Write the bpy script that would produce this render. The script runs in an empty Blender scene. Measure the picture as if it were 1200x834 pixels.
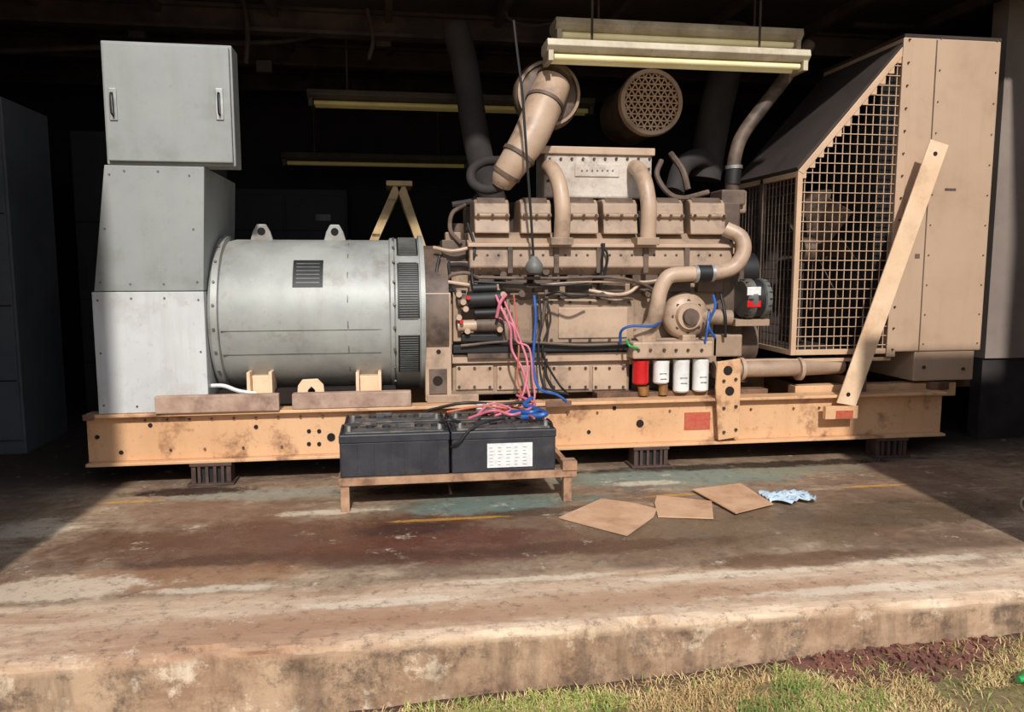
import bpy, bmesh, math, random
from math import radians, sin, cos, pi
from mathutils import Vector, Matrix, Euler
from mathutils import noise as mn
random.seed(7)
sc = bpy.context.scene
try:
    sc.view_settings.view_transform = 'Standard'
    sc.view_settings.look = 'None'
except Exception: pass

# ------------------------------------------------------------------ survey
# camera calibration (metres); S() gives the metric position of a surveyed
# feature lying on the vertical plane Y, GP() the one lying on a level plane z
EYE = Vector((0.0, -4.65, 1.27)); F = 920.0
ROT = Euler((radians(90-6.6), 0, radians(-8.8)), 'XYZ').to_matrix()
def _ray(u, v): return ROT @ Vector(((u-600)/F, -(v-417)/F, -1))
def S(u, v, Y):
    d = _ray(u, v); return EYE + d*((Y-EYE.y)/d.y)
def GP(u, v, z=0.0):
    d = _ray(u, v); return EYE + d*((z-EYE.z)/d.z)
def rect(u0, v0, u1, v1, Y):
    um, vm = (u0+u1)/2, (v0+v1)/2
    return S(u0, vm, Y).x, S(u1, vm, Y).x, S(um, v1, Y).z, S(um, v0, Y).z

# ------------------------------------------------------------------ materials
def lin(c):
    r = []
    for x in c:
        x /= 255.0
        r.append(x/12.92 if x <= .04045 else ((x+.055)/1.055)**2.4)
    return (*r, 1)
def mixn(nt, a, b, f):
    n = nt.nodes.new('ShaderNodeMix'); n.data_type = 'RGBA'
    for s, v in ((n.inputs[6], a), (n.inputs[7], b), (n.inputs[0], f)):
        if isinstance(v, bpy.types.NodeSocket): nt.links.new(v, s)
        else: s.default_value = v
    return n.outputs[2]
def mathn(nt, op, a, b=None, c=None):
    n = nt.nodes.new('ShaderNodeMath'); n.operation = op
    for i, v in enumerate((a, b, c)):
        if v is None: continue
        if isinstance(v, bpy.types.NodeSocket): nt.links.new(v, n.inputs[i])
        else: n.inputs[i].default_value = v
    return n.outputs[0]
def vecn(nt, op, a, b):
    n = nt.nodes.new('ShaderNodeVectorMath'); n.operation = op; nt.links.new(a, n.inputs[0]); n.inputs[1].default_value = b; return n
def noisen(nt, co, scale, detail=4, rough=.6, lo=.35, hi=.65, dist=0, sq=None, off=0):
    if sq: co = vecn(nt, 'MULTIPLY', co, sq).outputs[0]
    if off: co = vecn(nt, 'ADD', co, (off*3.1, off*1.7, off)).outputs[0]
    n = nt.nodes.new('ShaderNodeTexNoise'); n.inputs['Scale'].default_value = scale
    n.inputs['Detail'].default_value = detail; n.inputs['Roughness'].default_value = rough
    n.inputs['Distortion'].default_value = dist
    nt.links.new(co, n.inputs['Vector'])
    m = nt.nodes.new('ShaderNodeMapRange'); nt.links.new(n.outputs[0], m.inputs[0])
    m.inputs[1].default_value = lo; m.inputs[2].default_value = hi
    return m.outputs[0]
def newmat(name):
    m = bpy.data.materials.new(name); m.use_nodes = True
    nt = m.node_tree; b = nt.nodes['Principled BSDF']
    co = nt.nodes.new('ShaderNodeTexCoord').outputs['Object']
    return m, nt, b, co
def mat(name, c1, c2=None, scale=6, rough=.6, metal=0, stain=None, samt=.6, sscale=3, slo=.52, shi=.68, bump=0, emit=0, streak=0, fine=.7):
    m, nt, b, co = newmat(name)
    c1 = lin(c1); c2 = lin(c2) if c2 else tuple([x*.75 for x in c1[:3]]+[1])
    col = mixn(nt, c1, c2, noisen(nt, co, scale))
    if stain:
        f = noisen(nt, co, sscale, 8, .7, slo, shi)
        col = mixn(nt, col, lin(stain), mathn(nt, 'MULTIPLY', f, samt))
        f = noisen(nt, co, sscale*9, 6, .75, .58, .68, off=3)
        col = mixn(nt, col, lin(stain), mathn(nt, 'MULTIPLY', f, samt*fine))
    if streak:
        f = noisen(nt, co, 9, 6, .7, .5, .72, sq=(1, 1, .09))
        col = mixn(nt, col, lin(stain or (80,60,50)), mathn(nt, 'MULTIPLY', f, streak))
    nt.links.new(col, b.inputs['Base Color'])
    b.inputs['Roughness'].default_value = rough; b.inputs['Metallic'].default_value = metal
    if emit:
        nt.links.new(col, b.inputs['Emission Color']); b.inputs['Emission Strength'].default_value = emit
    if bump:
        bn = nt.nodes.new('ShaderNodeBump'); bn.inputs['Strength'].default_value = bump; bn.inputs['Distance'].default_value = .01
        nt.links.new(noisen(nt, co, 60, 6, .7, 0, 1), bn.inputs['Height']); nt.links.new(bn.outputs[0], b.inputs['Normal'])
    return m
class MD(dict):
    def __missing__(s, k): raise KeyError('material '+k)
M = MD()
M['tan']   = mat('engine_tan_paint', (168,143,120), (146,122,102), 4, .5, stain=(66,53,44), samt=.6, sscale=5, fine=.5)
M['tan2']  = mat('engine_tan_paint_light', (188,161,137), (168,142,120), 4, .46, stain=(82,64,52), samt=.45, sscale=4, fine=.5)
M['tand']  = mat('engine_tan_grimy', (110,91,77), (80,65,55), 6, .6, stain=(38,31,27), samt=.7)
M['beam']  = mat('base_frame_paint', (220,176,134), (204,158,116), 2, .48, stain=(108,66,46), samt=.75, sscale=4.2, slo=.54, shi=.66, streak=.12, fine=.5)
M['beamr'] = mat('base_frame_rusty', (126,94,74), (90,66,50), 6, .65, stain=(52,36,28), samt=.7)
M['rad']   = mat('radiator_tan_paint', (192,164,138), (182,153,128), 1.2, .5, stain=(136,106,84), samt=.2, sscale=2.4, streak=.12, fine=.4)
M['guard'] = mat('guard_tan_paint', (204,172,142), (188,154,124), 4, .5)
M['strut'] = mat('strut_paint', (234,204,170), (222,186,150), 4, .5, stain=(150,108,82), samt=.35)
M['brown'] = mat('shaded_dark_brown', (64,53,47), (48,40,36), 3, .85)  # shade on the sloping cover and engine valley put into this brown
M['dark']  = mat('dark_void', (24,21,20), (14,12,12), 5, .9)
M['blk']   = mat('black_plastic', (50,51,56), (36,37,42), 9, .5, stain=(96,88,82), samt=.3, sscale=6)
M['blkg']  = mat('battery_top_dusty', (86,82,80), (52,50,50), 14, .6, stain=(146,128,108), samt=.6, sscale=9)
M['rub']   = mat('black_rubber', (32,31,32), (22,22,22), 9, .55)
M['alt']   = mat('alternator_silver_grey', (168,170,164), (148,150,146), 3, .48, metal=.1, stain=(112,92,74), samt=.6, sscale=2.8, streak=.2, fine=.4)
M['altd']  = mat('alternator_grey_dark', (112,114,110), (84,86,82), 5, .5, stain=(90,68,52), samt=.6)
M['cab']   = mat('cabinet_grey', (152,155,152), (140,144,141), 2, .55, stain=(114,106,96), samt=.4, sscale=2, streak=.2)
M['cabl']  = mat('cabinet_pale_grey', (202,204,203), (188,190,190), 2, .55, stain=(150,138,122), samt=.45, sscale=2.2, streak=.25)
M['swg']   = mat('switchgear_grey', (104,110,116), (88,94,100), 2, .6)
M['swgd']  = mat('switchgear_dark', (44,46,50), (34,36,40), 2, .7)
M['steel'] = mat('bright_steel', (200,200,198), (160,158,152), 10, .35, metal=.7)
M['bolt']  = mat('bolt_steel', (92,76,64), (58,46,40), 20, .5, metal=.3)
M['hole']  = mat('bolt_hole_dark', (38,26,20), (24,16,12), 10, .9)
M['mount'] = mat('mount_rusty_dark', (86,64,56), (60,44,38), 10, .7)
M['wood']  = mat('stand_tan_weathered', (180,142,110), (140,104,80), 8, .75, stain=(84,62,48), samt=.6, sscale=8)
M['board'] = mat('board_weathered', (182,154,134), (152,122,106), 9, .85, stain=(96,76,66), samt=.6, sscale=5)
M['card']  = mat('cardboard', (206,166,132), (190,148,112), 5, .85, stain=(140,98,72), samt=.6)
M['rag']   = mat('pale_blue_rag', (190,206,216), (162,180,194), 14, .9)
M['wht']   = mat('filter_white', (234,234,230), (214,214,210), 8, .4, stain=(150,130,110), samt=.3)
M['red']   = mat('filter_red', (206,30,34), (176,22,26), 8, .4)
M['brass'] = mat('brass', (176,134,84), (128,92,56), 10, .4, metal=.5)
M['pink']  = mat('pink_cable', (214,124,140), (180,92,108), 8, .5)
M['blue']  = mat('blue_hose', (44,96,170), (30,70,130), 8, .45)
M['cream'] = mat('lamp_housing_cream', (206,194,170), (170,156,132), 5, .5, stain=(110,90,66), samt=.6)
M['creamd']= mat('lamp_housing_shaded', (80,70,56), (58,50,40), 5, .6)  # rear lamps: darker copy of the cream, shade put into the colour
M['tube']  = mat('lamp_tube', (240,228,180), (228,212,160), 5, .3, emit=.15)
M['tubed'] = mat('lamp_tube_dim', (200,180,112), (180,158,94), 5, .3, emit=.05)  # rear tubes: duller yellow, weaker glow
M['after'] = mat('aftercooler_pale', (206,195,182), (178,164,150), 8, .55, stain=(110,92,78), samt=.7, sscale=6)
M['label'] = mat('label_white', (226,226,222), (206,206,204), 30, .5)
M['exh']   = mat('exhaust_lagging_dark', (58,52,51), (40,36,35), 5, .85)
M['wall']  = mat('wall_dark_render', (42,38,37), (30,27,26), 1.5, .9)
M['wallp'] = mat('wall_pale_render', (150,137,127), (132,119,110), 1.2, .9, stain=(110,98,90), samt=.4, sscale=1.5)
M['ceil']  = mat('ceiling_sooty', (58,46,41), (34,28,26), 1.5, .9)
M['bars']  = mat('roof_steel', (78,62,54), (46,37,33), 4, .8)
M['yel']   = mat('ladder_yellow', (210,182,134), (176,146,102), 6, .6)
M['outer'] = mat('outer_wall_render', (196,182,160), (170,156,136), 1.5, .9)
M['green'] = mat('green_plastic', (40,170,90), (30,140,70), 6, .4)
M['redp']  = mat('red_paint_mark', (190,64,52), (170,104,74), 40, .6)
M['soil']  = mat('red_brown_soil', (138,88,72), (98,62,52), 14, .95, stain=(64,44,36), samt=.6, sscale=20, bump=1)

# ------------------------------------------------------------------ geometry
cur = None
def group(name):
    global cur
    e = bpy.data.objects.new(name, None); e.empty_display_size = .1
    sc.collection.objects.link(e); cur = e; return e
def solo():
    global cur
    cur = None
def mk(name, vs, fs, m, bevel=0, smooth=False, seg=2):
    me = bpy.data.meshes.new(name); me.from_pydata([tuple(v) for v in vs], [], fs)
    bm = bmesh.new(); bm.from_mesh(me); bmesh.ops.recalc_face_normals(bm, faces=bm.faces); bm.to_mesh(me); bm.free()
    me.materials.append(M[m] if isinstance(m, str) else m)
    if smooth:
        me.polygons.foreach_set('use_smooth', [True]*len(me.polygons))
        try: me.set_sharp_from_angle(angle=radians(40))
        except Exception: pass
    o = bpy.data.objects.new(name, me); sc.collection.objects.link(o)
    if cur: o.parent = cur
    if bevel:
        b = o.modifiers.new('bevel', 'BEVEL'); b.width = bevel; b.segments = seg; b.limit_method = 'ANGLE'
    return o
class Acc:
    def __init__(s): s.v = []; s.f = []
    def add(s, vs, fs):
        n = len(s.v); s.v += list(vs); s.f += [tuple(i+n for i in f) for f in fs]
    def box(s, x0, x1, y0, y1, z0, z1): s.add(*gbox(x0, x1, y0, y1, z0, z1))
    def cyl(s, p0, p1, r, seg=12, r2=None): s.add(*gcyl(p0, p1, r, seg, r2))
    def make(s, name, m, **k): return mk(name, s.v, s.f, m, **k)
def gbox(x0, x1, y0, y1, z0, z1):
    v = [Vector((x, y, z)) for x in (x0, x1) for y in (y0, y1) for z in (z0, z1)]
    return v, [(0,1,3,2),(4,6,7,5),(0,4,5,1),(2,3,7,6),(0,2,6,4),(1,5,7,3)]
def frame(d):
    d = Vector(d).normalized(); a = Vector((0,0,1)) if abs(d.z) < .9 else Vector((1,0,0))
    n = d.cross(a).normalized(); return n, d.cross(n).normalized()
def gcyl(p0, p1, r, seg=24, r2=None):
    p0 = Vector(p0); p1 = Vector(p1); r2 = r if r2 is None else r2; n, b = frame(p1-p0)
    v = []
    for p, q in ((p0, r), (p1, r2)):
        v += [p+(n*cos(2*pi*i/seg)+b*sin(2*pi*i/seg))*q for i in range(seg)]
    f = [(i, (i+1)%seg, seg+(i+1)%seg, seg+i) for i in range(seg)]
    f += [tuple(range(seg))[::-1], tuple(range(seg, 2*seg))]
    return v, f
def box(name, x0, x1, y0, y1, z0, z1, m, bevel=.004): return mk(name, *gbox(x0,x1,y0,y1,z0,z1), m, bevel)
def bp(name, u0, v0, u1, v1, Y0, Y1, m, bevel=.004):
    x0, x1, z0, z1 = rect(u0, v0, u1, v1, Y0); return box(name, x0, x1, Y0, Y1, z0, z1, m, bevel)
def cyl(name, p0, p1, r, m, seg=32, r2=None, bevel=0): return mk(name, *gcyl(p0,p1,r,seg,r2), m, bevel, smooth=True)
def lathe(name, p0, d, prof, m, seg=48, ring=False):
    p0 = Vector(p0); d = Vector(d).normalized(); n, b = frame(d); v = []; f = []; N = len(prof)
    for (t, r) in prof: v += [p0+d*t+(n*cos(2*pi*i/seg)+b*sin(2*pi*i/seg))*max(r,.0005) for i in range(seg)]
    for k in range(N if ring else N-1):
        k2 = (k+1) % N
        for i in range(seg): f.append((k*seg+i, k*seg+(i+1)%seg, k2*seg+(i+1)%seg, k2*seg+i))
    if not ring: f.append(tuple(range(seg))[::-1]); f.append(tuple(range((N-1)*seg, N*seg)))
    return mk(name, v, f, m, smooth=True)
def prism(name, pts, off, m, bevel=.004):
    pts = [Vector(p) for p in pts]; off = Vector(off); n = len(pts)
    v = pts+[p+off for p in pts]
    f = [tuple(range(n)), tuple(range(n, 2*n))[::-1]]+[(i, (i+1)%n, n+(i+1)%n, n+i) for i in range(n)]
    return mk(name, v, f, m, bevel)
def pp(name, uv, Y0, Y1, m, bevel=.004): return prism(name, [S(u, v, Y0) for u, v in uv], (0, Y1-Y0, 0), m, bevel)
def catmull(pts, k=8):
    if len(pts) < 3: return pts
    P = [pts[0]*2-pts[1]]+pts+[pts[-1]*2-pts[-2]]; out = []
    for i in range(1, len(P)-2):
        a, b, c, d = P[i-1], P[i], P[i+1], P[i+2]
        for j in range(k):
            t = j/k
            out.append(.5*((2*b)+(c-a)*t+(2*a-5*b+4*c-d)*t*t+(3*b-a-3*c+d)*t**3))
    out.append(pts[-1]); return out
def gtube(pts, r, seg=10, k=8):
    rs = r if isinstance(r, (list, tuple)) else [r]*len(pts)
    P = catmull([Vector(p) for p in pts], k)
    n0 = len(P); R = []
    for i in range(n0):
        t = i/(n0-1)*(len(rs)-1); a = min(int(t), len(rs)-2); R.append(rs[a]+(rs[a+1]-rs[a])*(t-a))
    v = []; f = []; n = None
    for i, p in enumerate(P):
        d = (P[min(i+1, n0-1)]-P[max(i-1, 0)]).normalized()
        if n is None: n, b = frame(d)
        else:
            n = (n-d*n.dot(d)).normalized(); b = d.cross(n)
        v += [p+(n*cos(2*pi*j/seg)+b*sin(2*pi*j/seg))*R[i] for j in range(seg)]
    for i in range(n0-1):
        for j in range(seg): f.append((i*seg+j, i*seg+(j+1)%seg, (i+1)*seg+(j+1)%seg, (i+1)*seg+j))
    f.append(tuple(range(seg))[::-1]); f.append(tuple(range((n0-1)*seg, n0*seg)))
    return v, f
def tube(name, pts, r, m, seg=14, k=8): return mk(name, *gtube(pts, r, seg, k), m, smooth=True)
def tp(name, uvY, r, m, seg=14): return tube(name, [S(*p) for p in uvY], r, m, seg)
def studs(name, pts, r, m='bolt', h=.012, seg=6, d=(0,-1,0)):
    a = Acc(); d = Vector(d)
    for p in pts: a.cyl(Vector(p)+d*(-.004), Vector(p)+d*h, r, seg)
    return a.make(name, m)
def sp(name, uvs, Y, r, m='bolt', h=.012, seg=6): return studs(name, [S(u, v, Y) for u, v in uvs], r, m, h, seg)

# ------------------------------------------------------------------ shell
solo()
SE = GP(600, 738).y
def floor_mat():
    m, nt, b, co = newmat('stained_shaded_concrete')
    sep = nt.nodes.new('ShaderNodeSeparateXYZ'); nt.links.new(co, sep.inputs[0])
    yl = GP(800, 664).y
    n1 = noisen(nt, co, 1.0, 10, .72, .4, .6, .4); n2 = noisen(nt, co, 2.8, 12, .78, .42, .6, .3, off=5)
    str_ = noisen(nt, co, 2.2, 12, .76, .44, .62, .2, sq=(.35, 2.2, 1), off=7)
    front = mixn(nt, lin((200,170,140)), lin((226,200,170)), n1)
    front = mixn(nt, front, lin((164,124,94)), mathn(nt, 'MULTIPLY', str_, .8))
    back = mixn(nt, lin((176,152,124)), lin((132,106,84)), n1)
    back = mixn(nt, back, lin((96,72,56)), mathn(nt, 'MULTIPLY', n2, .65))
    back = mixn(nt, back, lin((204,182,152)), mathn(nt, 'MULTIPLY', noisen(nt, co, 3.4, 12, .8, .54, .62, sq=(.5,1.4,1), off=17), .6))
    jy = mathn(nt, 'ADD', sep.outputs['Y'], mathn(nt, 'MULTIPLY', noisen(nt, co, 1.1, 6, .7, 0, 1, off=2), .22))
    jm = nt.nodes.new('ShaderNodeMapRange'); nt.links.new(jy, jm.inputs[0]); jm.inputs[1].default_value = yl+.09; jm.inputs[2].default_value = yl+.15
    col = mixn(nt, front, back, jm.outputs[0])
    def mask(cx, cy, sx, sy, strength, ns=2.0, k=1.3, off=0):
        q = vecn(nt, 'MULTIPLY', vecn(nt, 'SUBTRACT', co, (cx, cy, 0)).outputs[0], (1/sx, 1/sy, 0))
        l = nt.nodes.new('ShaderNodeVectorMath'); l.operation = 'LENGTH'; nt.links.new(q.outputs[0], l.inputs[0])
        n = nt.nodes.new('ShaderNodeTexNoise'); n.inputs['Scale'].default_value = ns; n.inputs['Detail'].default_value = 12; n.inputs['Roughness'].default_value = .78
        nt.links.new(vecn(nt, 'ADD', co, (off*3.1, off*1.7, off)).outputs[0], n.inputs['Vector'])
        t = mathn(nt, 'MULTIPLY_ADD', n.outputs[0], k*2, l.outputs['Value'])
        r = nt.nodes.new('ShaderNodeMapRange'); nt.links.new(t, r.inputs[0])
        r.inputs[1].default_value = k+.5; r.inputs[2].default_value = k+.85; r.inputs[3].default_value = strength; r.inputs[4].default_value = 0
        return r.outputs[0]
    def g(u, v): p = GP(u, v); return p.x, p.y
    wets = []
    stains = [
        ((620,622), (2.7,.75), (112,86,66), .5, 1.8, 1), ((330,632), (1.3,.45), (98,58,42), .8, 2.4, 1),
        ((560,636), (1.0,.3), (100,54,42), .75, 3, 1), ((850,622), (1.2,.35), (116,100,78), .7, 2.4, 1),
        ((1050,600), (.9,.35), (96,80,62), .75, 2.6, 1), ((230,600), (.8,.3), (130,92,66), .6, 3, 0),
        ((570,590), (.85,.22), (112,130,120), .85, 3.5, 0), ((800,558), (1.1,.32), (124,138,124), .85, 3, 0),
        ((330,578), (.8,.16), (146,146,130), .7, 4, 0), ((940,548), (.6,.2), (134,128,106), .7, 3, 0),
        ((1120,640), (.6,.3), (106,82,60), .6, 3, 0), ((420,655), (.7,.14), (84,54,40), .75, 4, 1), ((700,640), (.9,.12), (82,58,44), .75, 4, 1),
        ((160,680), (.9,.2), (168,120,84), .55, 4, 0), ((700,705), (1.6,.14), (172,132,100), .65, 4, 0), ((940,655), (.7,.12), (100,74,54), .75, 4, 1),
        ((300,740),(1.2,.18),(170,128,98),.6,4,0), ((230,575),(.5,.12),(54,42,36),.9,5,1), ((520,572),(.8,.14),(54,44,40),.85,5,1), ((880,545),(1.6,.1),(60,48,42),.85,5,1),
        ((130,640), (.25,.3), (112,80,58), .7, 4, 0), ((480,620), (.4,.12), (70,48,40), .8, 5, 1), ((640,600), (.5,.12), (76,60,50), .7, 5, 1), ((260,655), (.5,.1), (80,52,38), .8, 5, 1)]
    for i, (c, s, rgb, st, ns, w) in enumerate(stains):
        x, y = g(*c); f = mask(x, y, s[0], s[1], st, ns, 1.1, i+1); col = mixn(nt, col, lin(rgb), f)
        if w: wets.append(f)
    for i, (u, v, w) in enumerate(((525,608,.46),(150,588,.25),(1025,569,.33),(790,580,.22))):
        x, y = g(u, v); col = mixn(nt, col, lin((206,150,66)), mask(x, y, w, .028, .75, 12, 1.2, 20+i))
    for i, (u, v, sx, sy) in enumerate(((860,672,.6,.045),(620,678,.5,.04),(1090,655,.5,.05),(60,690,.5,.16),(30,620,.3,.2),(1000,690,.7,.05),(450,705,.5,.05),(250,690,.35,.05),(760,566,.3,.07),(380,600,.4,.06),(700,600,.3,.05))):
        x, y = g(u, v); col = mixn(nt, col, lin((230,212,186)), mask(x, y, sx, sy, .6, 8, 1.3, 30+i))
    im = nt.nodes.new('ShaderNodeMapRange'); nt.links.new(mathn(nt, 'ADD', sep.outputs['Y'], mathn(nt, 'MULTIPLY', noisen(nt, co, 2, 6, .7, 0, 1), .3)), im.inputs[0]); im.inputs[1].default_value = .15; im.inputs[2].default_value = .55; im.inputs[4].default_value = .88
    col = mixn(nt, col, lin((46,38,34)), im.outputs[0])  # interior shade behind the front beam, darkened into the floor colour
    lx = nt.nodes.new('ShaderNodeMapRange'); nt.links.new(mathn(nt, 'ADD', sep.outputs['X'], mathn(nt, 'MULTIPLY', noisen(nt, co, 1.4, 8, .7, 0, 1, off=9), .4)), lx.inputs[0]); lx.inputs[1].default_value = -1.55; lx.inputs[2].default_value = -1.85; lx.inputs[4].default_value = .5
    col = mixn(nt, col, lin((92,72,60)), lx.outputs[0])  # shade beside the left wall, darkened into the floor colour
    col = mixn(nt, col, lin((80,60,48)), mathn(nt, 'MULTIPLY', noisen(nt, co, 16, 12, .82, .52, .63), .65))
    col = mixn(nt, col, lin((232,214,190)), mathn(nt, 'MULTIPLY', noisen(nt, co, 5, 14, .85, .575, .62, off=11), .55))
    fz = nt.nodes.new('ShaderNodeMapRange'); nt.links.new(sep.outputs['Z'], fz.inputs[0]); fz.inputs[1].default_value = -.02; fz.inputs[2].default_value = -.05
    face = mixn(nt, lin((184,154,124)), lin((148,116,90)), n2)
    face = mixn(nt, face, lin((228,208,180)), mathn(nt, 'MULTIPLY', noisen(nt, co, 4, 10, .75, .54, .61, off=13), .75))
    face = mixn(nt, face, lin((80,64,52)), mathn(nt, 'MULTIPLY', noisen(nt, co, 6, 12, .8, .5, .61, off=15), .8))
    face = mixn(nt, face, lin((92,74,58)), mathn(nt, 'MULTIPLY', noisen(nt, co, 3, 8, .7, .48, .62, sq=(2,1,.4), off=21), .55))
    col = mixn(nt, col, face, fz.outputs[0])
    nt.links.new(col, b.inputs['Base Color'])
    w = wets[0]
    for x in wets[1:]: w = mathn(nt, 'MAXIMUM', w, x)
    rr = nt.nodes.new('ShaderNodeMapRange'); nt.links.new(mathn(nt, 'MULTIPLY', w, noisen(nt, co, 3, 8, .7, .3, .55, off=4)), rr.inputs[0]); rr.inputs[2].default_value = .65; rr.inputs[3].default_value = .82; rr.inputs[4].default_value = .2
    nt.links.new(rr.outputs[0], b.inputs['Roughness'])
    bn = nt.nodes.new('ShaderNodeBump'); bn.inputs['Strength'].default_value = .5; bn.inputs['Distance'].default_value = .02
    nt.links.new(noisen(nt, co, 12, 12, .8, 0, 1), bn.inputs['Height']); nt.links.new(bn.outputs[0], b.inputs['Normal'])
    return m
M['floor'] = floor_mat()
def ground_z(x): return -.242+.034*max(-2.5, min(2.6, x))
v = []; f = []; nx = 500; prof = [(4.2,0),(SE+.3,0),(SE+.05,0),(SE+.02,-.003),(SE+.006,-.010),(SE,-.026),(SE-.003,-.12),(SE-.008,-.22),(SE-.008,-.45),(4.2,-.45)]
for i in range(nx+1):
    x = -4.8+11*i/nx
    chip = max(0, mn.noise(Vector((x*4, 11, 0)))-.15)*.12
    for k, (y, z) in enumerate(prof):
        dy = dz = 0
        if 2 <= k <= 7: dy = mn.noise(Vector((x*1.6, k*.15, 0)))*.02+mn.noise(Vector((x*11, k*.9, 3)))*.01
        if 3 <= k <= 5: dz = -abs(mn.noise(Vector((x*6, 7, k*.3))))*.012-chip*(.5 if k < 5 else 1); dy += chip*.6
        v.append(Vector((x, y+dy, z+dz)))
n = len(prof)
for i in range(nx):
    for k in range(n): f.append((i*n+k, i*n+(k+1)%n, (i+1)*n+(k+1)%n, (i+1)*n+k))
f += [tuple(range(n)), tuple(range(nx*n, nx*n+n))]
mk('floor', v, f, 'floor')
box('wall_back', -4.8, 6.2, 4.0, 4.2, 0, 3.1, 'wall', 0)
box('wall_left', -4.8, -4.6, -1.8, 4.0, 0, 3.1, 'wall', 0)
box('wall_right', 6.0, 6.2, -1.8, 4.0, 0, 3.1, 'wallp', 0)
xpw = S(1166, 250, .4).x
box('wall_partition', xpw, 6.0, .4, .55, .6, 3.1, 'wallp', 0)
box('wall_partition_plinth', xpw, 6.0, .42, .53, 0, .6, 'exh', 0)
box('wall_front_left', -4.8, -1.68, SE+.12, SE+.32, 0, 3.1, 'outer', 0)
box('wall_front_right', 2.86, 6.2, SE+.12, SE+.32, 0, 2.15, 'outer', 0)
box('ceiling', -4.8, 6.2, -.3, 4.2, 3.1, 3.25, 'ceil', 0)
box('sun_block_roof_left', -4.8, -1.75, SE+.12, -.3, 3.1, 3.25, 'ceil', 0)  # added out of view, keeps sun off the left switchgear
box('sun_block_roof_right', 4.25, 6.2, SE+.12, -.3, 3.1, 3.25, 'ceil', 0)  # added out of view, keeps sun off the right partition
box('sun_block_pier_right', 4.25, 6.2, SE+.12, SE+.32, 2.15, 3.1, 'outer', 0)  # added out of view to stop sun passing above the low wall

group('roof_beam')
for i, Y in enumerate((1.35, 2.3, 3.3)):
    a = Acc(); a.box(-4.6, 6.0, Y, Y+.12, 3.075, 3.098); a.box(-4.6, 6.0, Y+.05, Y+.07, 2.94, 3.08); a.box(-4.6, 6.0, Y, Y+.12, 2.92, 2.945)
    a.make('beam_%d' % (i+1), 'bars')
a = Acc()
for x in [-4+.8*i for i in range(13)]: a.box(x, x+.05, -.28, 4.0, 3.03, 3.098)
a.make('purlins', 'bars')
group('ceiling_conduit')
for i, (pts, r) in enumerate([
    ([(0,60,1.6),(200,52,1.6),(330,48,1.6),(420,30,1.6)], .02), ([(285,0,1.3),(290,40,1.3),(288,75,1.3)], .018),
    ([(430,10,1.25),(437,45,1.25),(432,70,1.25)], .015), ([(330,20,1.8),(520,38,1.8),(640,45,1.8)], .02),
    ([(960,6,1.2),(990,20,1.2),(1160,20,1.2)], .05), ([(1000,28,1.1),(1060,30,1.1),(1160,28,1.1)], .03)]):
    tp('conduit_%d' % (i+1), pts, r, 'bars', 8)
for i,(u,v_) in enumerate(((150,30),(300,70),(440,40))):
    bp('junction_%d' % (i+1), u, v_, u+18, v_+14, 1.5, 1.56, 'bars')

def switchgear(x0, x1, y0, y1, h, m):
    group('switchgear_cabinet')
    box('body', x0, x1, y0, y1, .0, h, m, .006)
    n = 2
    for i in range(n):
        w = (x1-x0)/n
        box('door_%d' % (i+1), x0+w*i+.015, x0+w*(i+1)-.015, y0-.02, y0, .1, h-.06, m, .004)
        box('handle_%d' % (i+1), x0+w*i+.05, x0+w*i+.07, y0-.05, y0-.02, 1.1, 1.25, 'rub', .003)
    for j, z in enumerate((.5, 1.0, 1.6)): box('door_seam_%d' % (j+1), x0+.02, x1-.02, y0-.024, y0-.02, z, z+.008, 'dark', 0)
    box('nameplate', x1-.3, x1-.16, y0-.026, y0-.02, 1.7, 1.76, 'altd', 0)
xg = S(22, 400, 1.0).x
switchgear(xg-1.1, xg, 1.0, 1.7, 2.35, 'swg')
switchgear(xg+.03, xg+.85, 2.0, 2.7, 2.3, 'swgd')
switchgear(-1.6, -.4, 3.3, 3.95, 2.0, 'swgd')

# ------------------------------------------------------------------ base frame
ZB0, ZB1 = S(97, 548, 0).z, S(97, 487, 0).z
XB0, XB1 = S(97, 500, 0).x, S(1110, 480, 0).x
group('steel_base_frame')
def ibeam(name, y, m='beam'):
    a = Acc()
    a.box(XB0, XB1, y, y+.14, ZB1-.018, ZB1); a.box(XB0, XB1, y, y+.14, ZB0, ZB0+.018); a.box(XB0, XB1, y+.055, y+.075, ZB0+.018, ZB1-.018)
    return a.make(name, m, bevel=.003)
ibeam('beam_front', 0); ibeam('beam_rear', 1.05)
a = Acc()
for x in (XB0+.02, -.35, .75, 1.9, 2.9, XB1-.12): a.box(x, x+.09, .08, 1.1, ZB0+.03, ZB1-.02)
a.make('cross_members', 'beamr', bevel=.003)
sp('bolt_holes', [(114,512),(142,530),(176,498),(300,500),(362,505),(374,505),(362,520),(374,520),(720,478),(690,506)], .052, .012, 'hole', .004, 12)
sp('large_holes', [(388,512),(750,496)], .052, .024, 'hole', .004, 16)
sp('rivets', [(u, 494-(u-97)*.023) for u in range(170, 390, 26)]+[(u, 484-(u-660)*.022) for u in (665,700,785,880,930,960)]+[(u, 530-(u-97)*.03) for u in (200,240,285,330)], .05, .007, 'beamr', .008, 8)
x0,x1,z0,z1 = rect(802,483,832,503,.052); box('red_mark', x0,x1,.049,.0545,z0,z1,'redp',0)
pp('gusset_bracket', [(841,424),(868,420),(868,455),(866,512),(842,516),(839,455)], -.02, -.001, 'beam')
sp('gusset_holes', [(853,434),(855,458)], -.02, .03, 'hole', .003, 16)
sp('gusset_bolts', [(848,446),(862,444),(848,478),(862,476),(848,506),(862,503)], -.02, .01, 'bolt')
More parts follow.
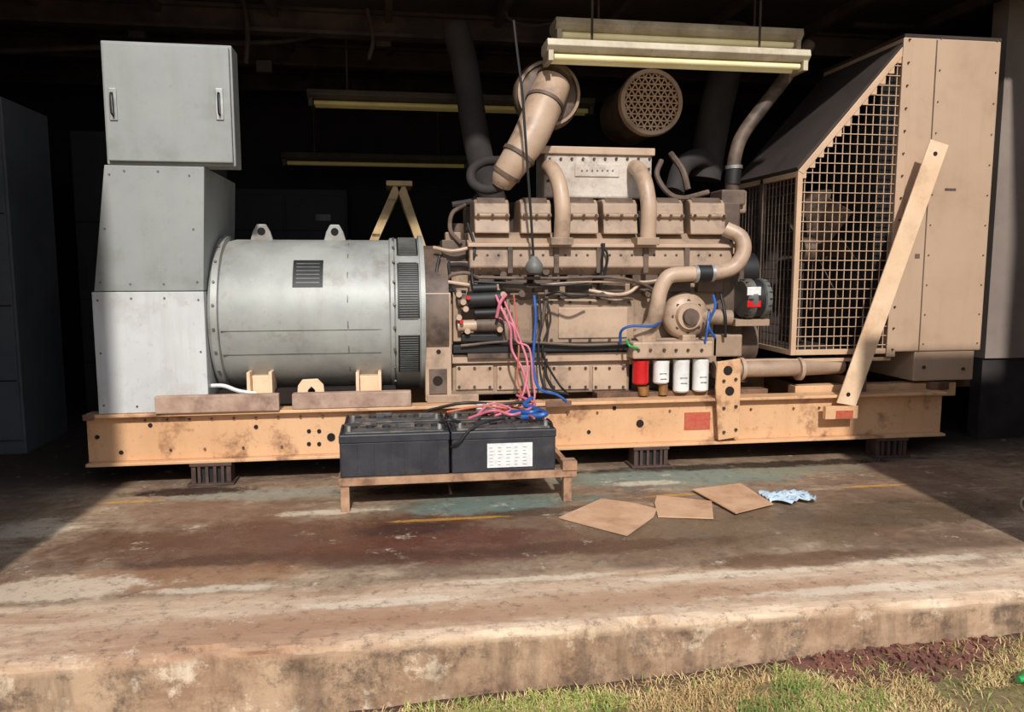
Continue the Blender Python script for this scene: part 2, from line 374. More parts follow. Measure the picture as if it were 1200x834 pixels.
for i, (u0,u1) in enumerate(((96,110),(590,640),(640,670))): bp('lip_%d' % i, u0, 486-i*8, u1, 493-i*8, -.02, -.001, 'beamr')
def mount(n, u, Y):
    x = S(u, 545, Y).x
    a = Acc(); w = .13
    a.box(x-w, x+w, Y, Y+.16, 0.001, .014); a.box(x-w*.9, x+w*.9, Y+.01, Y+.15, ZB0-.02, ZB0-.001)
    a.box(x-w*.85, x-w*.65, Y+.02, Y+.14, .01, ZB0-.01); a.box(x+w*.65, x+w*.85, Y+.02, Y+.14, .01, ZB0-.01)
    a.make('mount_%s_housing' % n, 'hole' if n[0] == 'r' else 'mount', bevel=.003)
    a = Acc(); a.box(x-w*.62, x+w*.62, Y+.04, Y+.13, .012, ZB0-.02)
    a.make('mount_%s_rubber' % n, 'rub')
    a = Acc()
    for k in (-.5, -.17, .17, .5): a.box(x+w*k-.008, x+w*k+.008, Y+.015, Y+.045, .014, ZB0-.02)
    a.make('mount_%s_ribs' % n, 'mount')
for i, u in enumerate((246, 764, 1046)): mount('f%d' % i, u, -.01)
for i, u in enumerate((270, 740, 990)): mount('r%d' % i, u, 1.04)

# ------------------------------------------------------------------ control cabinet
group('generator_control_cabinet')
yc = .03
zb = ZB1
xl = S(113, 440, yc).x; xr = S(243, 440, yc).x
xl2 = S(110, 341, yc).x; z2 = S(175, 341, yc).z; z3 = S(175, 194, yc).z; xr3 = S(237, 194, yc).x; xl3 = S(122, 194, yc).x
box('lower_panel', xl, xr, yc, .95, zb+.001, z2-.004, 'cabl', .004)
prism('middle_section', [Vector((xl2, yc, z2)), Vector((xr, yc, z2)), Vector((xr3+.01, yc, z3)), Vector((xl3, yc, z3))], (0, .9, 0), 'cab', .004)
x0,x1,zz0,zz1 = rect(120, 49, 273, 193, yc-.02)
box('upper_box', x0, x1, yc-.0, .2, z3+.003, zz1, 'cab', .006)
box('upper_door', x0+.012, x1-.012, yc-.022, yc, z3+.02, zz1-.014, 'cab', .006)
box('upper_box_cable_riser', x0+.1, x0+.5, .22, .7, z3+.003, zz1-.2, 'swgd', .006)
a = Acc()
for u in (132, 257):
    p = S(u, 122, yc-.03); a.box(p.x-.02, p.x+.02, yc-.03, yc-.02, p.z-.085, p.z+.085)
a.make('handle_plates', 'steel', bevel=.003)
a = Acc()
for u in (132, 257):
    p = S(u, 122, yc-.03); a.add(*gtube([Vector((p.x, yc-.03, p.z-.06)), Vector((p.x, yc-.06, p.z-.045)), Vector((p.x, yc-.06, p.z+.045)), Vector((p.x, yc-.03, p.z+.06))], .005, 8))
a.make('handles', 'rub', smooth=True)
pts = []
for z in (z2+.05, (z2+z3)/2, z3-.05):
    t = (z-z2)/(z3-z2)
    for k in (0, 1): pts.append(Vector(((xl2+.03)*(1-t)+(xl3+.03)*t if k == 0 else xr-.03-.02*t, yc, z)))
for z in (zb+.05, (zb+z2)/2, z2-.05):
    for x in (xl+.03, xr-.03): pts.append(Vector((x, yc, z)))
for t in (.33,.66):
    for z in (z2+.04, z2-.04, z3-.03, zb+.04): pts.append(Vector((xl+.03+(xr-xl-.06)*t, yc, z)))
studs('screws', pts, .006, 'altd', .004, 8)
pts = [Vector((xr, y, z)) for y in (.15,.4,.7) for z in (zb+.06, z2-.06)]
studs('side_screws', pts, .007, 'altd', .004, 8, (1,0,0))

# ------------------------------------------------------------------ electric generator
group('electric_generator')
yc2, zc = .55, .955
X0 = xr+.004; 
Xa = S(256, 365, .3).x; Xb = S(462, 365, .3).x; Xc = S(497, 365, .3).x
R = .475
lathe('drum', (X0, yc2, zc), (1,0,0), [(0,R*.8),(0.0,R+.0),(.02,R+.022),(.055,R+.022),(.06,R-.01),(.1,R),(Xb-X0-.03,R),(Xb-X0-.02,R+.014),(Xb-X0,R+.014)], 'alt', 96)
lathe('vent_housing', (Xb, yc2, zc), (1,0,0), [(0,R*.9),(0.0,R+.0),(.01,R+.01),(Xc-Xb-.03,R+.01),(Xc-Xb-.028,R+.03),(Xc-Xb,R+.03)], 'alt', 96)
def vent(name, a0, a1):
    a = Acc(); n = int((a1-a0)/radians(1.7))
    for i in range(n+1):
        t = a0+(a1-a0)*i/n; c, s = cos(t), sin(t)
        p0 = Vector((Xb+.03, yc2-c*(R+.012), zc+s*(R+.012)))
        q = Vector((0, -c, s)); tg = Vector((0, s, c))
        pts = [p0-tg*.0022, p0+tg*.0022, p0+tg*.0022+q*.008, p0-tg*.0022+q*.008]
        L = Vector((Xc-Xb-.075, 0, 0)); a.add(pts+[x+L for x in pts], [(0,1,2,3),(4,7,6,5),(0,4,5,1),(1,5,6,2),(2,6,7,3),(3,7,4,0)])
    v = []; f = []
    for i in range(n+1):
        t = a0+(a1-a0)*i/n; p = Vector((Xb+.02, yc2-cos(t)*(R+.014), zc+sin(t)*(R+.014))); v += [p, p+Vector((Xc-Xb-.055, 0, 0))]
        if i: f.append((2*i-2, 2*i-1, 2*i+1, 2*i))
    mk(name+'_opening', v, f, 'rub'); a.make(name+'_louvres', 'altd')
vent('vent_upper', radians(0), radians(42)); vent('vent_lower', radians(-44), radians(-12)); vent('vent_top', radians(50), radians(82))
for i, u in enumerate((308, 393)):
    p = S(u, 278, yc2); w = .07; zt = zc+R-.01
    prism('lifting_lug_%d' % (i+1), [Vector((p.x-w, .5, zt)), Vector((p.x+w, .5, zt)), Vector((p.x+w*.75, .5, zt+.06)), Vector((p.x+w*.4, .5, zt+.105)), Vector((p.x-w*.4, .5, zt+.105)), Vector((p.x-w*.75, .5, zt+.06))], (0,.03,0), 'alt', .006)
    studs('lug_hole_%d' % (i+1), [Vector((p.x, .5, zt+.06))], .024, 'dark', .003, 20)
def curved_plate(name, x0, x1, a0, a1, m, o=.004, rr=R):
    n = 8; v = []; f = []
    for i in range(n+1):
        t = a0+(a1-a0)*i/n
        for x in (x0, x1):
            v.append(Vector((x, yc2-cos(t)*(rr+o), zc+sin(t)*(rr+o))))
            v.append(Vector((x, yc2-cos(t)*(rr-.01), zc+sin(t)*(rr-.01))))
    for i in range(n):
        k = 4*i; f += [(k, k+2, k+6, k+4), (k, k+4, k+5, k+1), (k+2, k+3, k+7, k+6)]
    f += [(0,1,3,2), (4*n, 4*n+2, 4*n+3, 4*n+1)]
    return mk(name, v, f, m)
xp0, xp1 = S(344,315,.2).x, S(379,315,.2).x
curved_plate('nameplate', xp0, xp1, radians(23), radians(46), 'rub')
for i in range(6): curved_plate('nameplate_slot_%d' % i, xp0+.02, xp1-.02, radians(26+3.2*i), radians(26.8+3.2*i), 'altd', .006)
a = Acc()
for x in (X0+.035, Xb):
    for t in range(-70, 90, 16):
        q = Vector((0, -cos(radians(t)), sin(radians(t)))); p = Vector((x, yc2, zc))+q*(R+.02); a.cyl(p, p+q*.01, .009, 6)
a.make('band_bolts', 'altd')
curved_plate('seam', xp1+.14, xp1+.146, radians(-60), radians(88), 'altd', .003)
for i, t in enumerate((-8, -26)): curved_plate('side_strip_%d' % i, Xa+.05, Xb-.08, radians(t), radians(t)+.006, 'altd', .003)
for i, u in enumerate((304, 432)):
    x0,x1,z0,z1 = rect(u-15, 436, u+15, 461, .1)
    a = Acc(); a.box(x0, x1, .1, .3, ZB1+.001, ZB1+.03); a.box(x0, x0+.02, .1, .3, ZB1+.03, z1); a.box(x1-.02, x1, .1, .3, ZB1+.03, z1); a.box(x0+.02, x1-.02, .16, .3, ZB1+.03, z1-.03)
    a.make('foot_%d' % (i+1), 'strut', bevel=.003)
box('foot_rail_front', Xa, Xb, .2, .3, ZB1+.002, ZB1+.09, 'hole'); box('foot_rail_rear', Xa, Xb, .8, .9, ZB1+.002, ZB1+.09, 'altd')
tp('cable_gland_hose', [(244,452,.1),(262,452,.08),(280,458,.08),(300,461,.1)], .012, 'label', 8)
group('lifting_bracket')
pp('plate', [(348,466),(349,452),(354,445),(372,444),(379,451),(381,466),(370,466),(369,457),(365,453),(361,457),(360,466)], .1, .13, 'strut')
solo()
def plank(u0, v0, u1, v1, Y0, Y1):
    x0,x1,z0,z1 = rect(u0,v0,u1,v1,Y0); return box('wood_plank', x0, x1, Y0, Y1, ZB1+.001, z1, 'board', .006)
plank(181,463,327,484,-.02,.028); plank(342,460,482,474,0.0,.07)

# ------------------------------------------------------------------ diesel engine
group('diesel_engine')
Xf = Xc+.002
cyl('flywheel_housing', (Xf, yc2, zc-.02), (Xf+.14, yc2, zc-.02), .46, 'tand', 64)
bp('housing_plate', 498, 343, 529, 470, .12, .22, 'tan2', .006)
sp('housing_plate_holes', [(507,358),(520,358),(507,378),(520,376),(507,398),(514,412)], .12, .014, 'hole', .004, 12)
bp('housing_foot_recess', 503, 432, 524, 462, .112, .12, 'tand')
sp('foot_hole', [(513,446)], .112, .03, 'hole', .004, 18)
bp('block', 515, 332, 868, 418, .3, .85, 'tan', .01)
bp('block_upper', 540, 318, 858, 340, .34, .8, 'tand', .01)
bp('oil_pan', 530, 414, 738, 461, .24, .86, 'tan', .012)
a = Acc()
for (u0, u1) in ((534,578),(582,640),(645,690),(694,734)):
    x0,x1,z0,z1 = rect(u0, 428, u1, 456, .24); a.box(x0, x1, .225, .241, z0, z1)
a.make('oil_pan_doors', 'tan2', bevel=.005)
sp('oil_pan_bolts', [(u, v) for (u0,u1) in ((534,578),(582,640),(645,690),(694,734)) for u in (u0+4,(u0+u1)/2,u1-4) for v in (431,453)], .225, .009)
sp('oil_pan_flange_bolts', [(u, 420) for u in range(536, 736, 13)], .24, .009)
bp('pan_flange', 530, 414, 738, 424, .2, .26, 'tan2', .003)
bp('dark_rail', 531, 403, 742, 412, .16, .26, 'rub', .004)
bp('dark_rail_box', 548, 410, 640, 420, .17, .22, 'tand', .004)
a = Acc()
for (u0,u1,v0,v1) in ((641,742,350,402),(596,636,350,402),(531,590,392,402)):
    x0,x1,z0,z1 = rect(u0,v0,u1,v1,.3); a.box(x0,x1,.27,.305,z0,z1)
a.make('crankcase_covers', 'tan', bevel=.008)
x0,x1,z0,z1 = rect(654,360,735,396,.27); box('crankcase_cover_relief', x0,x1,.258,.271,z0,z1,'tan2',.008)
sp('cover_bolts', [(u, v) for u in (646,668,691,714,737) for v in (354,398)]+[(u,v) for u in (600,632) for v in (354,376,398)], .27, .01)
a = Acc()
for u in range(548, 850, 38):
    x0,x1,z0,z1 = rect(u, 320, u+30, 342, .3); a.box(x0,x1,.24,.31,z0,z1)
a.make('follower_covers', 'tand', bevel=.008)
zlo, zmi, zhi = S(700,322,.2).z, S(700,287,.2).z, S(700,272,.2).z
xa_, xb_ = S(550,300,.2).x, S(858,300,.2).x
prism('cylinder_bank', [Vector((xa_,.24,zlo)), Vector((xa_,.18,zlo+.05)), Vector((xa_,.2,zmi)), Vector((xa_,.28,zhi)), Vector((xa_,.85,zhi)), Vector((xa_,.85,zlo))], (xb_-xa_,0,0), 'tan', .008)
prism('bank_flange', [Vector((xa_-.01,.17,zmi-.015)), Vector((xa_-.01,.17,zmi+.005)), Vector((xa_-.01,.26,zmi+.03)), Vector((xa_-.01,.26,zmi-.01))], (xb_-xa_+.02,0,0), 'tan2', .003)
sp('bank_bolts', [(u, 299) for u in range(558, 855, 13)], .2, .009)
sp('bank_bolts_lower', [(u, 314) for u in range(562, 850, 24)], .2, .012)
a = Acc()
for u in (598, 652, 702, 757, 805):
    x0,x1,z0,z1 = rect(u-3, 287, u+3, 320, .18); a.box(x0,x1,.175,.22,z0,z1)
a.make('bank_ribs', 'tand', bevel=.003)
RB = [(556,597),(610,646),(665,701),(707,747),(768,801),(809,850)]
for i, (u0,u1) in enumerate(RB):
    x0,x1,z0,z1 = rect(u0, 233, u1, 278, .22)
    z0 = zhi-.01; h = z1-z0
    prof = [(.2,z0),(.22,z0+h*.42),(.195,z0+h*.48),(.195,z0+h*.56),(.22,z0+h*.6),(.23,z1-.03),(.27,z1),(.5,z1),(.5,z0)]
    prism('rocker_cover_%d' % (i+1), [Vector((x0,y,z)) for y,z in prof], (x1-x0,0,0), 'tan', .008)
    prism('rocker_cap_%d' % (i+1), [Vector((x0+.02,y,z)) for y,z in ((.235,z1-.022),(.272,z1+.012),(.49,z1+.012),(.49,z1-.01))], (x1-x0-.04,0,0), 'tand', .005)
    studs('rocker_bolts_%d' % (i+1), [Vector((x, .197, z0+h*.52)) for x in (x0+.02, (x0+x1)/2, x1-.02)], .01)
for i, (u0,u1) in enumerate(RB):
    x0,x1,z0,z1 = rect(u0, 235, u1, 278, .22); box('far_rocker_cover_%d' % (i+1), x0, x1, .74, .98, zhi, z1, 'tand', .01)
bp('aftercooler', 638, 180, 764, 232, .42, .72, 'after', .012)
bp('aftercooler_lid', 633, 172, 768, 181, .4, .74, 'tan2', .006)
bp('aftercooler_plate', 674, 192, 726, 207, .412, .42, 'after', .003)
sp('aftercooler_plate_letters', [(682+6*i, 200) for i in range(7)], .412, .008, 'altd', .002, 4)
sp('aftercooler_bolts', [(u, 186) for u in range(644, 762, 13)]+[(642,v) for v in (198,212)]+[(760,v) for v in (198,212)], .42, .009)
bp('valley_cover', 570, 238, 850, 275, .52, .72, 'brown', .01)  # shade between the rocker covers put into its dark colour
for i, u in enumerate((0, 101)):
    tp('intake_elbow_%d' % (i+1), [(643+u,196,.4),(648+u,200,.3),(655+u,215,.2),(659+u,240,.16),(659+u,262,.16),(658+u,282,.17)], .05, 'tan2', 20)
    x0,x1,z0,z1 = rect(646+u, 278, 672+u, 287, .1); box('intake_flange_%d' % (i+1), x0,x1,.1,.26,z0,z1,'tan',.004)
c = S(640, 113, .55)
lathe('turbo_housing', (c.x, .46, c.z), (0,1,0), [(0,.1),(0,.17),(.015,.205),(.04,.218),(.1,.222),(.16,.2),(.2,.15),(.34,.13)], 'tand', 56)
lathe('turbo_ring', (c.x, .448, c.z), (0,1,0), [(0,.186),(0,.204),(.02,.204),(.02,.186)], 'tan', 56, ring=True)
p = [S(648,98,.42), S(638,122,.36), S(624,155,.3), S(608,182,.28), S(594,203,.3), S(588,216,.34)]
tube('turbo_elbow', p, [.115,.118,.112,.1,.088,.066], 'tan2', 28)
for i, (k, r) in enumerate(((1,.126),(3,.11),(4,.094))):
    d = (p[k+1]-p[k-1]).normalized(); cyl('elbow_clamp_%d' % (i+1), p[k]-d*.012, p[k]+d*.012, r, 'tand', 32)
cyl('elbow_end_cap', p[0]+Vector((.0,-.0,.02)), p[0]+Vector((.015,.02,.05)), .112, 'tand', 32)
tp('turbo_oil_elbow', [(598,212,.34),(584,220,.34),(568,222,.38),(554,214,.42),(553,200,.46),(566,190,.5),(586,188,.55)], .03, 'exh', 16)
sp('elbow_joint_bolts', [(585,212),(592,220),(600,214)], .27, .012)
bp('governor_box', 518, 281, 546, 306, .3, .5, 'tand'); bp('governor_cap', 522, 272, 540, 283, .32, .42, 'tan')
bp('bracket_left', 506, 306, 556, 334, .3, .5, 'tan'); cyl('breather', S(536,262,.5), S(536,300,.5), .045, 'tand', 20)
for i, (pts, r, m) in enumerate([
    ([(520,332,.22),(530,322,.2),(548,320,.2),(560,326,.24)], .012, 'tand'), ([(515,300,.25),(512,320,.2),(520,338,.2),(546,342,.22)], .01, 'rub'),
    ([(545,240,.4),(530,250,.35),(528,270,.3),(540,285,.28)], .014, 'tand'), ([(530,240,.5),(552,236,.5),(560,230,.5)], .02, 'exh'),
    ([(508,290,.28),(530,294,.24),(552,290,.24)], .012, 'tan2'), ([(512,312,.28),(540,310,.26),(556,314,.26)], .014, 'exh'), ([(500,332,.22),(520,330,.2),(550,334,.2)], .012, 'tan2'),
    ([(548,262,.3),(556,290,.2),(553,320,.2),(556,340,.18)], .01, 'rub'), ([(526,306,.26),(528,330,.22),(536,345,.18)], .009, 'rub')]): tp('left_pipe_%d' % (i+1), pts, r, m, 8)
cyl('starter_body', S(548,352,.16), S(592,350,.16), .055, 'rub', 28); cyl('starter_nose', S(536,353,.16), S(548,352,.16), .04, 'tand', 24)
cyl('starter_body_lower', S(558,381,.16), S(590,380,.16), .045, 'tand', 28); cyl('starter_nose_lower', S(536,382,.16), S(558,381,.16), .036, 'tan2', 24)
cyl('solenoid', S(554,338,.14), S(582,337,.14), .026, 'rub', 20); cyl('solenoid_lower', S(556,367,.12), S(584,366,.12), .024, 'rub', 20)
a = Acc()
for u, v in ((538,345),(546,362),(538,372),(548,388),(590,345),(592,366),(586,386),(543,354)): q = S(u,v,.1); a.cyl(q, q+Vector((0,.06,0)), .018, 12)
a.make('terminal_nuts', 'tan2', smooth=True)
a = Acc()
for u, v in ((541,377),(549,349)): q = S(u,v,.09); a.cyl(q, q+Vector((0,.06,0)), .012, 12)
a.make('red_terminal_boots', 'red', smooth=True)
bp('starter_bracket', 531, 340, 541, 400, .2, .3, 'tan'); bp('starter_shadow_plate', 541, 392, 590, 400, .14, .3, 'rub')
for i, (pts, r, m) in enumerate([
    ([(556,330,.2),(600,332,.18),(660,334,.18),(700,326,.18),(706,300,.15),(708,285,.15)], .008, 'rub'),
    ([(620,336,.2),(680,330,.18),(760,330,.2),(780,322,.2)], .009, 'tan2'),
    ([(640,340,.2),(640,352,.18),(634,380,.18),(628,402,.18)], .012, 'tand'),
    ([(560,325,.18),(640,326,.16),(720,325,.16),(760,336,.18),(775,352,.16)], .01, 'tand'),
    ([(690,340,.24),(720,345,.2),(738,342,.2),(752,330,.2)], .012, 'tan2'),
    ([(640,420,.16),(640,440,.14),(650,458,.12)], .01, 'rub'),
    ([(775,188,.4),(770,205,.36),(782,225,.32),(800,232,.3),(830,225,.32)], .018, 'tand'),
    ([(786,180,.5),(800,200,.4),(806,222,.38)], .022, 'tand'),
    ([(705,285,.16),(712,300,.15),(708,322,.16)], .008, 'rub'),
    ([(598,345,.22),(640,344,.2),(700,346,.2),(742,350,.22)], .009, 'tand'),
    ([(540,405,.14),(600,400,.13),(680,404,.13),(740,402,.13)], .009, 'tand'),
    ]): tp('line_%d' % (i+1), pts, r, m, 8)
a = Acc()
for u, v in ((705,322),(660,346),(706,346),(612,344),(760,344),(590,322),(640,318)):
    q = S(u, v, .2); a.cyl(q, q+Vector((0,.08,0)), .022, 10)
a.make('fittings', 'tand', smooth=True)
bp('thermostat_housing', 834, 236, 868, 272, .28, .55, 'tand', .014); bp('thermostat_top', 846, 222, 874, 240, .3, .5, 'tand', .01)
P = [(850,268,.16),(868,278,.12),(871,296,.1),(858,314,.1),(832,320,.1),(805,321,.1),(784,324,.1),(774,340,.1),(770,360,.1),(764,380,.12),(748,396,.16)]
tp('coolant_pipe', P, .048, 'tan2', 24)
for i, (u, v) in enumerate(((834,320),(815,321))):
    q = S(u,v,.1); cyl('hose_clamp_%d' % (i+1), q-Vector((.01,0,0)), q+Vector((.01,0,0)), .055, 'steel', 24)
q = S(825,320,.1); cyl('hose_sleeve', q-Vector((.045,0,0)), q+Vector((.045,0,0)), .052, 'rub', 24)
q = S(797,369,.3)
lathe('water_pump_volute', (q.x, .12, q.z), (0,1,0), [(0,.05),(0,.08),(.03,.09),(.04,.12),(.06,.145),(.1,.155),(.15,.14),(.2,.1)], 'tan2', 48)
lathe('water_pump_hub', (q.x, .09, q.z), (0,1,0), [(0,.03),(0,.05),(.04,.055),(.04,.03)], 'tand', 32)
studs('water_pump_bolts', [Vector((q.x+.1*cos(t*pi/4), .165, q.z+.1*sin(t*pi/4))) for t in range(8)], .012)
cyl('pump_outlet', S(815,370,.2), S(856,372,.2), .05, 'tan', 24)
cyl('pump_flange', S(812,370,.2), S(816,370,.2), .075, 'tan2', 24)
bp('gear_cover', 838, 300, 872, 418, .28, .85, 'tand', .02); bp('gear_cover_lower', 835, 392, 870, 418, .2, .4, 'tan', .01)
cyl('crank_damper', S(850,400,.5), S(876,400,.5), .17, 'tand', 40); cyl('fan_pulley', S(862,318,.5), S(880,318,.5), .13, 'rub', 40)
tp('charge_pipe', [(948,52,.55),(925,85,.5),(898,120,.45),(872,155,.42),(862,180,.4),(858,212,.4),(858,235,.42)], .045, 'tand', 22)
cyl('charge_pipe_hose', S(860,196,.4), S(858,216,.4), .052, 'rub', 24)
cyl('charge_pipe_clamp_top', S(860,194,.4), S(860,198,.4), .057, 'steel', 24)
bp('charge_pipe_base', 844, 222, 876, 250, .34, .5, 'tan', .02)
q0 = S(868,350,.18); q1 = S(900,349,.18)
lathe('charging_alternator', q0, (q1-q0), [(0,.08),(0,.115),(.03,.13),(.06,.13),(.065,.12),(.12,.12),(.125,.13),(.16,.125),(.175,.09)], 'altd', 40)
ax = (q1-q0).normalized()
lathe('charging_alternator_core', q0+ax*.066, ax, [(0,.12),(0,.122),(.052,.122),(.052,.12)], 'rub', 40, ring=True)
bp('charging_alternator_label', 876, 336, 892, 346, .055, .065, 'label', .002); bp('charging_alternator_red', 876, 352, 892, 360, .055, .065, 'red', .002)
a = Acc()
for t in range(0, 360, 20):
    for xx in (.015, .145):
        e = Vector((0, cos(radians(t)), sin(radians(t)))); qq = q0+ax*xx+e*.122; a.box(qq.x-.012, qq.x+.012, qq.y-.006, qq.y+.006, qq.z-.006, qq.z+.006)
a.make('charging_alternator_fins', 'rub')
bp('charging_alternator_bracket', 862, 374, 902, 382, .14, .3, 'tan')
bp('filter_head', 742, 400, 836, 420, .06, .2, 'tan2', .012)
bp('filter_head_arm', 752, 386, 770, 402, .1, .3, 'tan2', .01); bp('filter_head_arm_2', 800, 392, 816, 402, .12, .3, 'tan2', .008)
bp('filter_backplate', 738, 396, 840, 426, .2, .24, 'tan', .006)
sp('filter_head_bolts', [(u,410) for u in (748,762,778,792,806,822)], .06, .01)
def filt(n, u, v0, v1, m, r=.052, Y=.13):
    a0 = S(u, v0, Y-r); a1 = S(u, v1, Y-r); x = a0.x; h = a0.z-a1.z
    lathe('filter_%s' % n, (x, Y, a1.z), (0,0,1), [(0,r*.5),(.004,r*.82),(.014,r),(h-.02,r),(h-.012,r*1.04),(h,r*1.04)], m, 32)
filt('red', 754, 423, 452, 'red'); cyl('filter_red_cap', S(754,452,.13), S(754,463,.13), .04, 'brass', 24, .03)
cyl('filter_brass_neck', S(777,450,.13), S(777,462,.13), .03, 'brass', 20)
filt('white_1', 778, 423, 451, 'wht'); filt('white_2', 802, 422, 461, 'wht'); filt('white_3', 825, 421, 460, 'wht')
for i, (u, v) in enumerate(((802,445),(825,444),(778,440))):
    q = S(u, v, .076); box('filter_text_%d' % i, q.x-.02, q.x+.02, q.y, q.y+.01, q.z-.025, q.z-.02, 'altd', 0); box('filter_text_b_%d' % i, q.x-.025, q.x+.02, q.y+.0, q.y+.01, q.z+.01, q.z+.014, 'altd', 0)
tp('lower_water_pipe', [(836,433,.16),(870,432,.15),(920,431,.15),(985,428,.2)], .055, 'tan', 24)
for i, u in enumerate((868, 936)):
    q = S(u,432,.15); cyl('pipe_flange_%d' % i, q-Vector((.012,0,0)), q+Vector((.012,0,0)), .075, 'tan2', 24)
bp('front_mount', 740, 420, 846, 463, .3, .8, 'tand', .01); bp('front_mount_foot', 700, 458, 900, 466, .14, .9, 'beamr', .004)
box('rear_engine_foot', S(500,460,.15).x, S(560,460,.15).x, .1, .3, ZB1+.001, ZB1+.05, 'tan', .004)
cab = [([(581,346,.1),(588,362,.04),(598,385,.02),(600,410,.02),(612,432,-.02),(618,455,-.04),(622,476,-.1),(612,486,-.2),(596,490,-.3)], .008, 'pink'),
 ([(590,350,.1),(600,375,.03),(610,400,.0),(618,425,-.02),(616,450,-.06),(608,470,-.12),(590,478,-.25),(565,482,-.3)], .007, 'pink'),
 ([(602,345,.12),(606,380,.05),(608,410,.0),(606,440,-.03),(610,462,-.08),(600,476,-.2),(572,486,-.3)], .005, 'redp'),
 ([(584,372,.1),(600,380,.02),(606,400,.0),(620,408,-.02),(624,440,-.05),(625,470,-.12),(600,480,-.2)], .006, 'pink'),
 ([(593,345,.08),(586,355,.04),(582,372,.06)], .01, 'pink'),
 ([(626,346,.18),(628,370,.14),(626,400,.12),(625,430,.1),(632,455,.06),(652,462,.0),(664,470,-.02)], .009, 'blue'),
 ([(632,346,.18),(634,380,.14),(631,410,.12),(636,450,.08),(650,458,.04),(666,462,.0)], .007, 'rub'),
 ([(640,350,.2),(645,375,.16),(636,405,.14),(640,425,.14),(655,450,.12),(664,460,.05)], .007, 'rub'),
 ([(727,402,.1),(728,388,.06),(740,382,.04),(765,382,.04),(775,376,.1)], .009, 'blue'),
 ([(838,396,.06),(830,380,.04),(838,360,.04),(836,346,.1)], .009, 'blue'),
 ([(826,402,.06),(829,385,.03),(831,365,.06)], .008, 'blue'),
 ([(640,346,.14),(655,342,.08),(672,348,.08),(690,346,.12)], .008, 'rub'),
 ([(845,345,.2),(850,370,.14),(850,395,.16)], .01, 'rub'),
 ([(734,398,.08),(738,405,.04),(748,408,.05)], .007, 'green')]
for i, (pts, r, m) in enumerate(cab): tp('cable_%d' % (i+1), pts, r, m, 8)

# air cleaner
group('air_cleaner')
c = S(763, 120, .72); r = .225
lathe('canister', (c.x, .745, c.z), (0,1,0), [(0,r*.8),(.0,r*.93),(.55,r*.93),(.56,r*.5),(.62,r*.4)], 'tand', 56)
lathe('rim', (c.x, .7, c.z), (0,1,0), [(0,r*.86),(0,r*.98),(.03,r*1.02),(.06,r*1.0),(.06,r*.86)], 'tan2', 56, ring=True)
lathe('cavity_back', (c.x, .738, c.z), (0,1,0), [(0,r*.5),(0,r*.84),(.006,r*.84)], 'dark', 56)
a = Acc()
sx_ = .0405
k = int(r/sx_)+1
for i in range(-k, k+1):
    for ang in (0, 60, 120):
        o_ = i*sx_; L = r*.87
        if abs(o_) >= L: continue
        hl = math.sqrt(L*L-o_*o_); ca, sa = cos(radians(ang)), sin(radians(ang))
        d_ = Vector((ca, 0, sa)); n_ = Vector((-sa, 0, ca)); ctr = Vector((c.x, .712+.002*(ang//60), c.z))+n_*o_
        p0 = ctr-d_*hl; p1 = ctr+d_*hl; w_ = n_*.0045
        q_ = [p0-w_, p0+w_, p1+w_, p1-w_]; a.add(q_+[x+Vector((0,.006,0)) for x in q_], [(0,1,2,3),(4,7,6,5),(0,4,5,1),(1,5,6,2),(2,6,7,3),(3,7,4,0)])
a.make('grille', 'guard')

group('exhaust_pipe')
tp('pipe', [(533,30,1.0),(545,80,1.0),(556,150,1.0),(566,200,1.0),(580,240,.99)], .095, 'exh', 24)
group('exhaust_pipe')
tp('pipe', [(862,32,1.0),(848,90,1.0),(835,150,1.0),(825,210,1.0)], .12, 'exh', 24)
tp('branch', [(790,225,.8),(800,195,.85),(822,185,.9),(838,200,1.0)], .07, 'exh', 18)
group('roof_cable')
tp('sagging_wire', [(592,14,.9),(600,24,.9),(625,30,.9),(660,24,.9)], .01, 'exh', 8)

# ------------------------------------------------------------------ radiator
group('radiator')
yr = .12; yb = 1.08
xL = S(931, 310, yr).x; xM = S(1046, 300, yr).x; xR = S(1160, 250, yr).x
zBt = S(1000, 415, yr).z; zBp = S(1110,411,yr).z; zS = S(931, 200, yr).z; zT = S(1046, 52, yr).z
box('side_panel', xM, xR, yr, yb, zBp, zT+.05, 'rad', .008)
xs = S(1086, 250, yr).x
box('side_panel_seam', xs-.004, xs+.004, yr-.003, yr, zBp, zT+.04, 'tand', 0)
box('side_flange', xM-.012, xM+.05, yr-.012, yr+.0, zBt-.02, zT+.04, 'rad', .003)
studs('side_flange_bolts', [Vector((xM+.025, yr-.012, zBt+.03+i*(zT-zBt)/14)) for i in range(15)], .006)
studs('panel_bolts', [Vector((xR-.03, yr, zBp+.05+i*(zT-zBp)/10)) for i in range(11)]+[Vector((xs+.03, yr, zBp+.05+i*(zT-zBp)/10)) for i in range(11)], .005, 'tand', .006)
xq = S(1072,300,yr)
box('panel_stencil', xq.x, xq.x+.035, yr-.002, yr, xq.z-.015, xq.z+.015, 'tand', 0)
q = S(1112, 222, yr); box('panel_stencil_2', q.x-.03, q.x+.05, yr-.002, yr, q.z-.008, q.z+.008, 'tand', 0)
box('core', xM-.1, xM-.001, yr+.05, yb-.02, zBt, zT-.1, 'dark', 0)
t = .035
a = Acc()
a.box(xL, xL+t, yr, yr+.03, zBt, zS); a.box(xL+t, xM-.012, yr, yr+.03, zBt, zBt+t); 
a.box(xL, xL+.03, yb-.03, yb, zBt, zS); a.box(xL, xL+.03, yr+.03, yb-.03, zBt, zBt+t); a.box(xL, xL+.03, yr+.03, yb-.03, zS-t, zS)
a.make('guard_frame', 'guard', bevel=.003)
